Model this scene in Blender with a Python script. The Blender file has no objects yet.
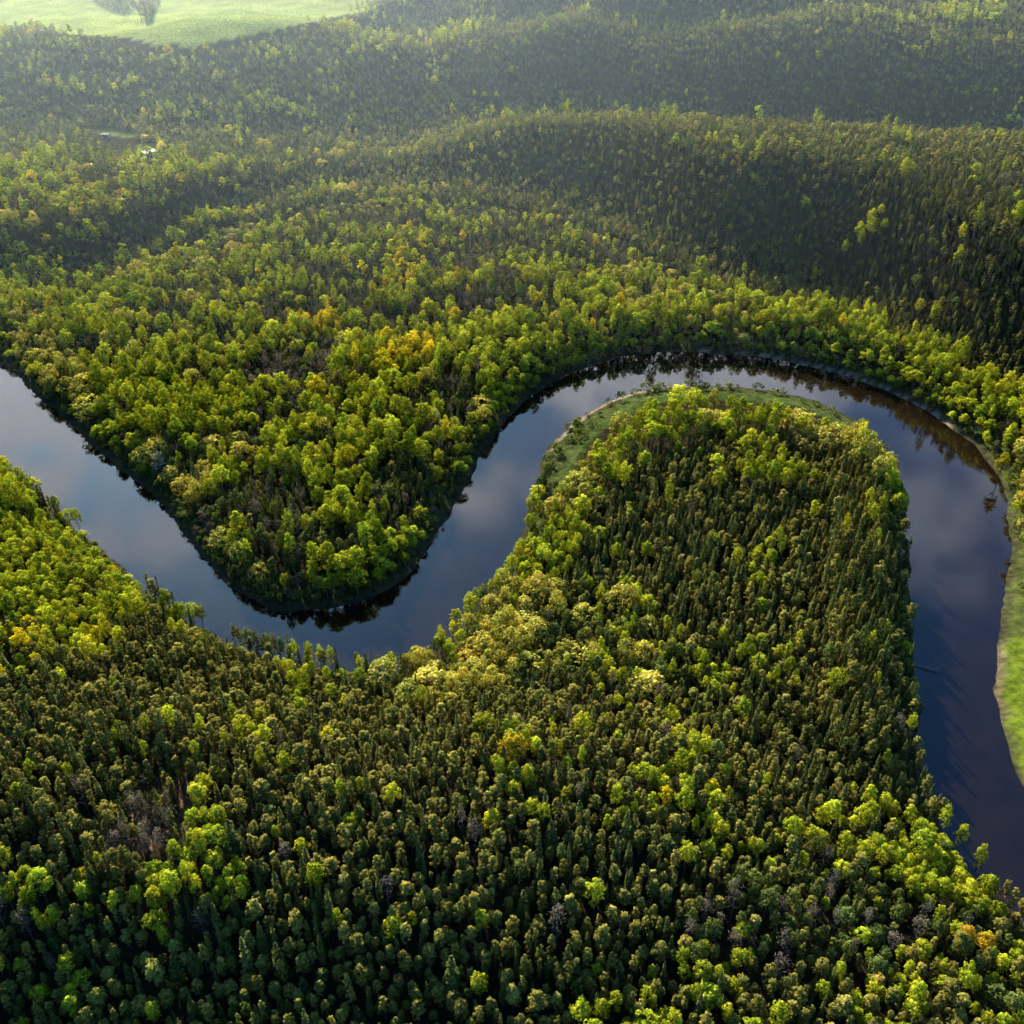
import bpy, math, random
import numpy as np
from math import radians as R
random.seed(7)
rng = np.random.default_rng(11)
scene = bpy.context.scene
col = scene.collection

# ------------------------------------------------------------------ camera
H, PITCH, FPX = 175.0, R(35), 1027.0          # metres above the river, tilt, focal length for a 1024 px frame
SP, CP = math.sin(PITCH), math.cos(PITCH)

def ground(u, v, z=0.0):
    """where the sight line of a photo point meets the level z"""
    dx, dy = (u - 512) / FPX, (512 - v) / FPX
    d = (dx, CP + dy * SP, -SP + dy * CP)
    t = (z - H) / d[2]
    return (d[0] * t, d[1] * t)

def project(x, y, z):
    zz = z - H
    fwd = y * CP - zz * SP
    up = y * SP + zz * CP
    fwd = np.maximum(fwd, 1.0)
    return 512 + FPX * x / fwd, 512 - FPX * up / fwd, fwd

# ------------------------------------------------------------------ small numpy helpers
def sstep(t):
    t = np.clip(t, 0, 1)
    return t * t * (3 - 2 * t)

_lat = rng.random((256, 256))
def vnoise(x, y):
    xi, yi = np.floor(x).astype(int), np.floor(y).astype(int)
    fx, fy = x - xi, y - yi
    fx, fy = fx * fx * (3 - 2 * fx), fy * fy * (3 - 2 * fy)
    a = _lat[xi & 255, yi & 255]; b = _lat[(xi + 1) & 255, yi & 255]
    c = _lat[xi & 255, (yi + 1) & 255]; d = _lat[(xi + 1) & 255, (yi + 1) & 255]
    return (a * (1 - fx) + b * fx) * (1 - fy) + (c * (1 - fx) + d * fx) * fy

def fbm(x, y, s, o=3):
    r, a, t = 0, 1.0, 0
    for k in range(o):
        r = r + a * vnoise(x / s * 2 ** k + 17.3 * k + 40, y / s * 2 ** k + 9.1 * k + 60); t += a; a *= .5
    return r / t

def inpoly(px, py, poly):
    inside = np.zeros(px.shape, bool)
    n = len(poly)
    for i in range(n):
        x0, y0 = poly[i]; x1, y1 = poly[(i + 1) % n]
        if y0 == y1: continue
        c = ((y0 > py) != (y1 > py)) & (px < (x1 - x0) * (py - y0) / (y1 - y0) + x0)
        inside ^= c
    return inside

def segdist(px, py, pts, closed=False):
    d = np.full(px.shape, 1e9)
    m = len(pts) if closed else len(pts) - 1
    for i in range(m):
        (x0, y0), (x1, y1) = pts[i], pts[(i + 1) % len(pts)]
        vx, vy = x1 - x0, y1 - y0
        t = np.clip(((px - x0) * vx + (py - y0) * vy) / (vx * vx + vy * vy + 1e-9), 0, 1)
        d = np.minimum(d, np.hypot(px - x0 - t * vx, py - y0 - t * vy))
    return d

def smooth_line(pts, n=4):
    out = []
    for i in range(len(pts) - 1):
        p0 = pts[max(i - 1, 0)]; p1 = pts[i]; p2 = pts[i + 1]; p3 = pts[min(i + 2, len(pts) - 1)]
        for k in range(n):
            t = k / n
            out.append(tuple(.5 * ((2 * p1[j]) + (-p0[j] + p2[j]) * t + (2 * p0[j] - 5 * p1[j] + 4 * p2[j] - p3[j]) * t * t
                                   + (-p0[j] + 3 * p1[j] - 3 * p2[j] + p3[j]) * t ** 3) for j in (0, 1)))
    out.append(pts[-1])
    return out

# ------------------------------------------------------------------ the river's two banks, on the ground
far_px = [(-230, 215), (-120, 290), (-50, 332), (0, 362), (60, 416), (110, 460), (150, 495), (185, 535), (215, 570), (250, 597),
          (285, 611), (325, 609), (362, 600), (400, 580), (430, 545), (460, 490), (485, 447), (510, 414), (545, 387), (590, 366),
          (640, 354), (690, 353), (760, 357), (830, 371), (890, 393), (940, 420), (975, 447), (1000, 480), (1009, 520),
          (1007, 580), (1002, 640), (999, 695), (1008, 745), (1030, 795), (1100, 860), (1250, 960)]
near_px = [(-230, 300), (-120, 372), (-60, 421), (0, 465), (60, 515), (120, 565), (180, 616), (240, 648), (300, 664), (360, 676),
           (408, 668), (442, 644), (478, 608), (503, 572), (519, 540), (527, 515), (536, 488), (545, 462), (561, 436), (590, 410),
           (632, 393), (680, 385), (740, 387), (795, 395), (835, 409), (866, 428), (892, 460), (905, 500), (909, 560), (911, 640),
           (914, 700), (922, 780), (942, 832), (980, 884), (1024, 920), (1080, 962), (1200, 1040)]
far_b = smooth_line([ground(*p) for p in far_px])
near_b = smooth_line([ground(*p) for p in near_px])
river_poly = far_b + near_b[::-1]

esc = [ground(u, v, 3) for u, v in [(-200, 300), (60, 282), (95, 272), (135, 258), (175, 238), (225, 216), (290, 197), (350, 189), (430, 189),
        (500, 193), (560, 206), (610, 222), (650, 243), (690, 266), (735, 284), (790, 286), (860, 305), (930, 344), (990, 385), (1080, 430), (1300, 520)]]
esc_x = [p[0] for p in esc]; esc_y = [p[1] for p in esc]
val = [(-600, 640), (-300, 628), (-240, 622), (-200, 612), (-142, 606), (-90, 618), (-60, 632), (0, 664), (60, 640), (130, 606), (200, 588), (300, 572), (450, 560)]
val_x = [p[0] for p in val]; val_y = [p[1] for p in val]

def river_sd(x, y):
    x = np.asarray(x, float); y = np.asarray(y, float)
    sd = np.full(x.shape, 80.0)
    m = (y < 620) & (y > 20) & (abs(x) < 480)
    if m.any():
        d = np.minimum(segdist(x[m], y[m], far_b), segdist(x[m], y[m], near_b))
        d[inpoly(x[m], y[m], river_poly)] *= -1
        d = d + (2.6 * (fbm(x[m] + 5, y[m] + 8, 8, 2) - .5) + 2.0 * (fbm(x[m] + 70, y[m], 26, 2) - .5)) * np.exp(-(d / 12) ** 2)
        sd[m] = np.minimum(d, 80)
    return sd

def height(x, y, sd=None):
    x = np.asarray(x, float); y = np.asarray(y, float)
    if sd is None: sd = river_sd(x, y)
    z = 1.0 + 1.8 * sstep(sd / 14) + 2.2 * (fbm(x, y, 70) - .5) * sstep(sd / 25)
    # terrace edge of the old river loop and the plateau behind it
    dE = (y - np.interp(x, esc_x, esc_y)) * .85
    aE = np.interp(x, [-400, -220, -120, -60, -20, 20, 60, 130, 260], [8, 15, 11, 12, 21, 27, 34, 39, 40])
    z = z + aE * sstep(dE / np.interp(x, [-200, -60, 50], [30, 36, 52]))
    # second valley, then the hills beyond
    dV = y - np.interp(x, val_x, val_y)
    bV = np.interp(x, [-400, -250, -100, -40, 20, 120, 400], [6, 8, 8, 15, 24, 34, 36])
    z = z - bV * np.exp(-(np.maximum(abs(dV) - 10, 0) / 48) ** 2)
    z = z + np.interp(x, [-400, -150, 0, 200], [17, 18, 18, 20]) * sstep((dV - 8) / np.interp(x, [-100, 0], [110, 190]))
    far = sstep((dV - 60) / 160)
    z = z + far * np.interp(x, [-300, 0], [.6, 1]) * (24 * (fbm(x + 50, y, 230, 2) - .5) + 30 * (fbm(x, y + 20, 95, 2) - .5))
    warp = 150 * (fbm(x + 30, y + 77, 170, 2) - .5) + .22 * x
    z = z + far * np.interp(x, [-350, -100], [.6, 1]) * 12 * np.sin((y + warp) * 2 * math.pi / 135) * (.4 + 1.2 * vnoise(x / 140 + 9, y / 140 + 4))
    for u, v, s, a in [(695, 30, 34, 26), (632, 50, 34, 24), (540, 66, 46, 14), (860, 52, 110, 14), (290, 48, 80, 10), (60, 60, 90, 6), (420, 30, 60, 8)]:
        gx, gy = ground(u, v, 26)
        z = z + a * np.exp(-(((x - gx) / s) ** 2 + ((y - gy) / (s * .8)) ** 2))
    # meadow hill at the upper left is even
    fx, fy = ground(150, 8, 20)
    wf = np.exp(-(((x - fx) / 250) ** 6 + ((y - fy - 80) / 190) ** 6))
    z = z * (1 - wf) + (20 + (y - fy) * .06) * wf
    # nearer high bank, falling away again below the camera
    yb = np.interp(x, [-300, -150, -60, 0, 60, 130, 300], [420, 285, 240, 195, 168, 140, 60])
    wS = sstep((yb - y) / 55) * np.interp(x, [-200, 0, 50, 110], [1, 1, .6, .25])
    z = z + 13 * wS * sstep((sd - 3) / 50)
    drop = sstep((124 - y) / 50) * np.interp(x, [-100, -10, 40, 90], [19, 15, 5, 2])
    z = z - drop
    gx, gy = ground(165, 800, 14)                      # a small gully on the near left
    z = z - 5 * np.exp(-(((x - gx) / 11) ** 2 + ((y - gy) / 9) ** 2))
    bed = 1.0 + np.clip(sd / 6, -1, 0) * 3.2           # the bed of the river
    edge = np.clip(sd / 2.2, -1, 1)
    zb = np.where(sd < 0, -2.2 * sstep(-sd / 7) - .02, .02 + 1.1 * sstep(sd / 4))
    w = sstep((sd - 1) / 10)
    return np.where(sd < 11, zb * (1 - w) + z * w, z)

# ------------------------------------------------------------------ materials
def new_mat(name):
    m = bpy.data.materials.new(name); m.use_nodes = True
    nt = m.node_tree; nt.nodes.clear()
    return m, nt, nt.nodes, nt.links

def leaf_material(name, transl):
    m, nt, N, L = new_mat(name)
    out = N.new('ShaderNodeOutputMaterial')
    tint = N.new('ShaderNodeAttribute'); tint.attribute_type = 'INSTANCER'; tint.attribute_name = 'tint'
    lv = N.new('ShaderNodeAttribute'); lv.attribute_name = 'leaf'
    mul = N.new('ShaderNodeMix'); mul.data_type = 'RGBA'; mul.blend_type = 'MULTIPLY'; mul.inputs[0].default_value = 1
    L.new(tint.outputs['Color'], mul.inputs[6]); L.new(lv.outputs['Color'], mul.inputs[7])
    d = N.new('ShaderNodeBsdfDiffuse'); t = N.new('ShaderNodeBsdfTranslucent')
    L.new(mul.outputs[2], d.inputs['Color'])
    g = N.new('ShaderNodeMix'); g.data_type = 'RGBA'; g.blend_type = 'MULTIPLY'; g.inputs[0].default_value = 1
    g.inputs[7].default_value = (1.25, 1.1, .5, 1)
    L.new(mul.outputs[2], g.inputs[6]); L.new(g.outputs[2], t.inputs['Color'])
    mx = N.new('ShaderNodeMixShader'); mx.inputs[0].default_value = transl
    L.new(d.outputs[0], mx.inputs[1]); L.new(t.outputs[0], mx.inputs[2]); L.new(mx.outputs[0], out.inputs[0])
    return m

def plain(name, c1, c2, scale, rough=.85, detail=4):
    m, nt, N, L = new_mat(name)
    out = N.new('ShaderNodeOutputMaterial'); b = N.new('ShaderNodeBsdfPrincipled'); b.inputs['Roughness'].default_value = rough
    tc = N.new('ShaderNodeTexCoord'); no = N.new('ShaderNodeTexNoise'); no.inputs['Scale'].default_value = scale; no.inputs['Detail'].default_value = detail
    L.new(tc.outputs['Object'], no.inputs['Vector'])
    r = N.new('ShaderNodeValToRGB'); r.color_ramp.elements[0].position = .3; r.color_ramp.elements[1].position = .7
    r.color_ramp.elements[0].color = (*c1, 1); r.color_ramp.elements[1].color = (*c2, 1)
    L.new(no.outputs[0], r.inputs[0]); L.new(r.outputs[0], b.inputs['Base Color']); L.new(b.outputs[0], out.inputs[0])
    return m

M_NEEDLE = leaf_material('needles', .15)
M_LEAF = leaf_material('leaves', .35)
M_BARK = plain('brown_bark', (.05, .035, .025), (.11, .075, .05), 3)
M_BIRCH = plain('pale_bark', (.05, .045, .04), (.16, .15, .135), 2.5)
M_WALL = plain('white_boards', (.5, .49, .46), (.66, .65, .62), 2)
M_ROOF = plain('pale_metal_roof', (.62, .62, .62), (.8, .8, .78), 1.5, .35)
M_GREY = plain('weathered_roof', (.07, .07, .07), (.12, .12, .12), 1.5, .8)
M_DARK = plain('dark_glass', (.02, .022, .025), (.04, .045, .05), 2, .1)
M_DRIFT = plain('bleached_wood', (.2, .17, .14), (.4, .36, .3), 3)

def ground_material():
    m, nt, N, L = new_mat('ground_cover')
    out = N.new('ShaderNodeOutputMaterial'); b = N.new('ShaderNodeBsdfDiffuse')
    at = N.new('ShaderNodeAttribute'); at.attribute_name = 'cover'
    geo = N.new('ShaderNodeNewGeometry')
    n1 = N.new('ShaderNodeTexNoise'); n1.inputs['Scale'].default_value = .55; n1.inputs['Detail'].default_value = 6
    n2 = N.new('ShaderNodeTexNoise'); n2.inputs['Scale'].default_value = .06; n2.inputs['Detail'].default_value = 3
    L.new(geo.outputs['Position'], n1.inputs['Vector']); L.new(geo.outputs['Position'], n2.inputs['Vector'])
    r1 = N.new('ShaderNodeMapRange'); r1.inputs[1].default_value = .3; r1.inputs[2].default_value = .7; r1.inputs[3].default_value = .55; r1.inputs[4].default_value = 1.45
    r2 = N.new('ShaderNodeMapRange'); r2.inputs[1].default_value = .3; r2.inputs[2].default_value = .7; r2.inputs[3].default_value = .8; r2.inputs[4].default_value = 1.2
    L.new(n1.outputs[0], r1.inputs[0]); L.new(n2.outputs[0], r2.inputs[0])
    mm = N.new('ShaderNodeMath'); mm.operation = 'MULTIPLY'; L.new(r1.outputs[0], mm.inputs[0]); L.new(r2.outputs[0], mm.inputs[1])
    vm = N.new('ShaderNodeVectorMath'); vm.operation = 'SCALE'; L.new(at.outputs['Color'], vm.inputs[0]); L.new(mm.outputs[0], vm.inputs['Scale'])
    L.new(vm.outputs[0], b.inputs['Color'])
    bp = N.new('ShaderNodeBump'); bp.inputs['Strength'].default_value = .8; bp.inputs['Distance'].default_value = .6
    L.new(n1.outputs[0], bp.inputs['Height']); L.new(bp.outputs[0], b.inputs['Normal'])
    L.new(b.outputs[0], out.inputs[0])
    return m

def water_material():
    m, nt, N, L = new_mat('river_water')
    out = N.new('ShaderNodeOutputMaterial')
    d = N.new('ShaderNodeBsdfDiffuse')
    geo = N.new('ShaderNodeNewGeometry')
    nn = N.new('ShaderNodeTexNoise'); nn.inputs['Scale'].default_value = .12; nn.inputs['Detail'].default_value = 5
    L.new(geo.outputs['Position'], nn.inputs['Vector'])
    rp = N.new('ShaderNodeValToRGB'); rp.color_ramp.elements[0].color = (.007, .0042, .003, 1); rp.color_ramp.elements[1].color = (.012, .0068, .0042, 1)
    rp.color_ramp.elements[0].position = .3; rp.color_ramp.elements[1].position = .7
    L.new(nn.outputs[0], rp.inputs[0]); L.new(rp.outputs[0], d.inputs['Color'])
    g = N.new('ShaderNodeBsdfGlossy'); g.inputs['Roughness'].default_value = .035
    g.inputs['Color'].default_value = (.95, .96, 1, 1)
    wp = N.new('ShaderNodeTexNoise'); wp.inputs['Scale'].default_value = .028; wp.inputs['Detail'].default_value = 4; wp.inputs['Distortion'].default_value = .8
    L.new(geo.outputs['Position'], wp.inputs['Vector'])
    wr = N.new('ShaderNodeMapRange'); wr.inputs[1].default_value = .42; wr.inputs[2].default_value = .66; wr.inputs[3].default_value = .02; wr.inputs[4].default_value = .05
    L.new(wp.outputs[0], wr.inputs[0]); L.new(wr.outputs[0], g.inputs['Roughness'])
    wv = N.new('ShaderNodeTexNoise'); wv.inputs['Scale'].default_value = 1.1; wv.inputs['Detail'].default_value = 3
    L.new(geo.outputs['Position'], wv.inputs['Vector'])
    bp = N.new('ShaderNodeBump'); bp.inputs['Strength'].default_value = .05; bp.inputs['Distance'].default_value = .12
    L.new(wv.outputs[0], bp.inputs['Height']); L.new(bp.outputs[0], g.inputs['Normal'])
    fr = N.new('ShaderNodeFresnel'); fr.inputs[0].default_value = 1.62
    mx = N.new('ShaderNodeMixShader'); L.new(fr.outputs[0], mx.inputs[0]); L.new(d.outputs[0], mx.inputs[1]); L.new(g.outputs[0], mx.inputs[2])
    L.new(mx.outputs[0], out.inputs[0])
    return m

# ------------------------------------------------------------------ object helpers
def mesh_from(name, V, F, mats, mi=None, leaf=None):
    me = bpy.data.meshes.new(name)
    me.from_pydata([tuple(v) for v in V], [], [tuple(f) for f in F])
    for m in mats: me.materials.append(m)
    if mi is not None: me.polygons.foreach_set('material_index', mi)
    if leaf is not None:
        a = me.color_attributes.new('leaf', 'FLOAT_COLOR', 'POINT')
        a.data.foreach_set('color', np.asarray(leaf, np.float32).ravel())
    me.update()
    return me

def link(name, me, parent=None):
    o = bpy.data.objects.new(name, me); col.objects.link(o)
    if parent is not None: o.parent = parent
    return o

def tag(o, label=None, cat=None, group=None, kind=None):
    if label: o['label'] = label
    if cat: o['category'] = cat
    if group: o['group'] = group
    if kind: o['kind'] = kind
    return o

# ------------------------------------------------------------------ trees
class Leaves:
    def __init__(s): s.V = []; s.F = []; s.C = []
    def quad(s, c, n, size, asp, shade, roll):
        n = n / (np.linalg.norm(n) + 1e-9)
        a = np.cross(n, (0, 0, 1.0)); la = np.linalg.norm(a)
        a = a / la if la > 1e-3 else np.array((1.0, 0, 0))
        b = np.cross(n, a)
        ca, sa = math.cos(roll), math.sin(roll)
        a, b = a * ca + b * sa, b * ca - a * sa
        a = a * size * .5; b = b * size * .5 * asp
        k = len(s.V)
        lift = n * size * .16
        s.V += [c - a - b * .6, c - b * .9 + lift, c + a - b * .5, c + a * .8 + b * .7, c + b + lift * .6, c - a * .9 + b * .5]
        s.F += [(k, k + 1, k + 4, k + 5), (k + 1, k + 2, k + 3, k + 4)]
        s.C += [(shade[0], shade[1], shade[2], 1)] * 6

def rnd_dir():
    v = rng.normal(size=3); return v / np.linalg.norm(v)

def shade(base, spread, warm=.1):
    k = base * math.exp(rng.normal() * spread); w = rng.normal() * warm
    return (k * (1 + w), k, k * (1 - w))

def trunk_mesh(name, h, r, mat, lean=.02, limbs=0, r_limb=1.5, z0=.4):
    V, F = [], []
    def tube(p, q, ra, rb, n=6, seg=3, bend=0):
        p, q = np.array(p, float), np.array(q, float)
        ax = (q - p) / np.linalg.norm(q - p)
        a = np.cross(ax, (.3, .9, .1)); a /= np.linalg.norm(a); b = np.cross(ax, a)
        k0 = len(V); off = rng.normal(size=3) * bend
        for s in range(seg + 1):
            t = s / seg; c = p + (q - p) * t + off * math.sin(math.pi * t); r_ = ra + (rb - ra) * t
            if s == 0: r_ *= 1.25
            for i in range(n):
                an = 2 * math.pi * i / n
                V.append(c + (a * math.cos(an) + b * math.sin(an)) * r_)
        for s in range(seg):
            for i in range(n):
                j = (i + 1) % n
                F.append((k0 + s * n + i, k0 + s * n + j, k0 + (s + 1) * n + j, k0 + (s + 1) * n + i))
        F.append(tuple(k0 + seg * n + i for i in range(n)))
    tube((0, 0, -.6), (rng.normal() * lean * h, rng.normal() * lean * h, h), r, r * .25, 7, 5, .12)
    for i in range(limbs):
        z = h * (z0 + (1 - z0) * .85 * i / max(limbs - 1, 1)); an = i * 2.4 + rng.random()
        l = r_limb * (1 - .5 * i / max(limbs, 1))
        tube((0, 0, z), (math.cos(an) * l, math.sin(an) * l, z + l * .9), r * .38, r * .08, 4, 2, .1)
    return V, F

def spruce(h, r, step=1.0):
    lv = Leaves(); z = h * .13; n = 0
    while z < h - .3:
        t = (z - h * .13) / (h * .87)
        rr = r * (1 - t) ** .6 * (.75 + .25 * rng.random()) * (1 if t > .08 else .8)
        nb = max(4, int((9 * (1 - t) + 4) / step ** .5)); a0 = rng.random() * 6.3
        for i in range(nb):
            an = a0 + 6.283 * i / nb + rng.normal() * .15
            l = rr * (.75 + .4 * rng.random())
            for q in (.5, .93):
                c = np.array((math.cos(an) * l * q, math.sin(an) * l * q, z - l * q * .32 + rng.normal() * .1))
                nrm = np.array((math.cos(an) * .5, math.sin(an) * .5, 1.0)) + rng.normal(size=3) * .3
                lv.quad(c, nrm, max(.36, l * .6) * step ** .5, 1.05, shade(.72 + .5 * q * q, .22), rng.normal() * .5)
        z += (.55 + .4 * (1 - t)) * step
    for i in range(5):
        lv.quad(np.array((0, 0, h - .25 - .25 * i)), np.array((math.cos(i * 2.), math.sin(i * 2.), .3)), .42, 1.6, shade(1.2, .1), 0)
    return lv

def clumpy(h, r, zlo, n_clump, per, csize, lsize, top_pow=1.0, flat=.8, base=1.0, hollow=.55, warm=.1, spread=.25, squash=1.0, tip=.25):
    """crown of leaf clumps spread through an uneven ellipsoid"""
    lv = Leaves(); zc = (zlo + h) / 2; rz = (h - zlo) / 2
    lob = [(rnd_dir(), .75 + .5 * rng.random()) for _ in range(7)]
    for i in range(n_clump):
        d = rnd_dir()
        if d[2] < -.3 and rng.random() < .6: d[2] *= -1
        k = 1.0
        for ld, ls in lob:
            w = max(0, float(d @ ld)) ** 4; k = k * (1 - w) + k * ls * w
        rad = (hollow + (1 - hollow) * rng.random() ** .6) * k
        taper = 1 - (max(d[2], 0) * rad) ** top_pow * tip
        c = np.array((d[0] * r * rad * taper, d[1] * r * rad * taper, zc + d[2] * rz * rad * squash))
        cs = csize * (.7 + .6 * rng.random()); cb = base * math.exp(rng.normal() * .13)
        for j in range(per):
            e = rnd_dir()
            if e[2] < 0 and rng.random() < .45: e[2] *= -1
            p = c + e * cs * np.array((1, 1, flat)) * (.6 + .4 * rng.random())
            out = np.array((p[0] / r, p[1] / r, (p[2] - zc) / rz)) * .7 + e
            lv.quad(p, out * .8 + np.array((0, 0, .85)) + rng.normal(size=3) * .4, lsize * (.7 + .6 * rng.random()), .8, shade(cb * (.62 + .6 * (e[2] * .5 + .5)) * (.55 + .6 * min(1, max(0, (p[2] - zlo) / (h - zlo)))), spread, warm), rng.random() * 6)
    return lv

KINDS = {}
FAR = {}
def add_proto(kind, lv, tv, tf, leafmat, barkmat, H0):
    k = len(KINDS.setdefault(kind, []))
    V = np.array(lv.V); nl = len(V)
    crown = mesh_from(kind + '_crown', V, lv.F, [leafmat], None, lv.C)
    trunk = mesh_from(kind + '_trunk', tv, tf, [barkmat])
    both = mesh_from(kind + '_whole', list(lv.V) + list(tv), list(lv.F) + [tuple(i + nl for i in f) for f in tf], [leafmat, barkmat],
                     [0] * len(lv.F) + [1] * len(tf), list(lv.C) + [(1, 1, 1, 1)] * len(tv))
    KINDS[kind].append((crown, trunk, both, H0))

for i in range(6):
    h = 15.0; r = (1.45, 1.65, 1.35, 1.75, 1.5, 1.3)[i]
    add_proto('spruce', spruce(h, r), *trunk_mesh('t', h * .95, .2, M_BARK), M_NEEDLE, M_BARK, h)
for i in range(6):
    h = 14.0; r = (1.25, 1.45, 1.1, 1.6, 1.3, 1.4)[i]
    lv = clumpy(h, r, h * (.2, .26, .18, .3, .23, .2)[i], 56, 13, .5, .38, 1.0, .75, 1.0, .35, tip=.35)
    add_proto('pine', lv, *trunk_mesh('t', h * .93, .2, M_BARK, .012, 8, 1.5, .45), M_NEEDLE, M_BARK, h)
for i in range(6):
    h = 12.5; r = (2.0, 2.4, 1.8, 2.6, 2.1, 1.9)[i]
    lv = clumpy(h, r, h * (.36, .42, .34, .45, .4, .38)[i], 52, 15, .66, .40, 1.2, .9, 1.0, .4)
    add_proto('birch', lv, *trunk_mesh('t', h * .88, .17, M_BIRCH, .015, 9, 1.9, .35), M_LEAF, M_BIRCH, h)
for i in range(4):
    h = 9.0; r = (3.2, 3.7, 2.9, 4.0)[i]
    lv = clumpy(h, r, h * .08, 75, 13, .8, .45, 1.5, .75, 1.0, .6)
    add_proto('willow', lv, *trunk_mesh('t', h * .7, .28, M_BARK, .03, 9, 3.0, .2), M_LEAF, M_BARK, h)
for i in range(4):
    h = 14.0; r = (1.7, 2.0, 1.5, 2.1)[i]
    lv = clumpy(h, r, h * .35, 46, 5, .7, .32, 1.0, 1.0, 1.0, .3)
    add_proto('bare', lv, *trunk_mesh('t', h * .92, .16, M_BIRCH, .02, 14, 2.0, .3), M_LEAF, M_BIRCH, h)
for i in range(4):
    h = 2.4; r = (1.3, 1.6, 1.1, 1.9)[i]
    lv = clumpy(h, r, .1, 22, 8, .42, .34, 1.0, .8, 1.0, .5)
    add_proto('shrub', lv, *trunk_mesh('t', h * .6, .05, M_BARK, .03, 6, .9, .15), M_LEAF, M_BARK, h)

# albedo of needles and leaves: (dark, light) ends
TINT = {'spruce': [(.068, .084, .022), (.118, .13, .032)], 'pine': [(.14, .14, .028), (.25, .228, .044)],
        'birch': [(.255, .32, .02), (.45, .485, .03)], 'gold': [(.48, .43, .014), (.56, .48, .018)], 'dull': [(.09, .125, .03), (.15, .18, .04)],
        'willow': [(.34, .34, .055), (.48, .44, .08)], 'bare': [(.10, .09, .075), (.18, .155, .125)], 'shrub': [(.10, .14, .03), (.24, .28, .05)],
        'cream': [(.40, .40, .26), (.45, .44, .3)]}

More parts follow.
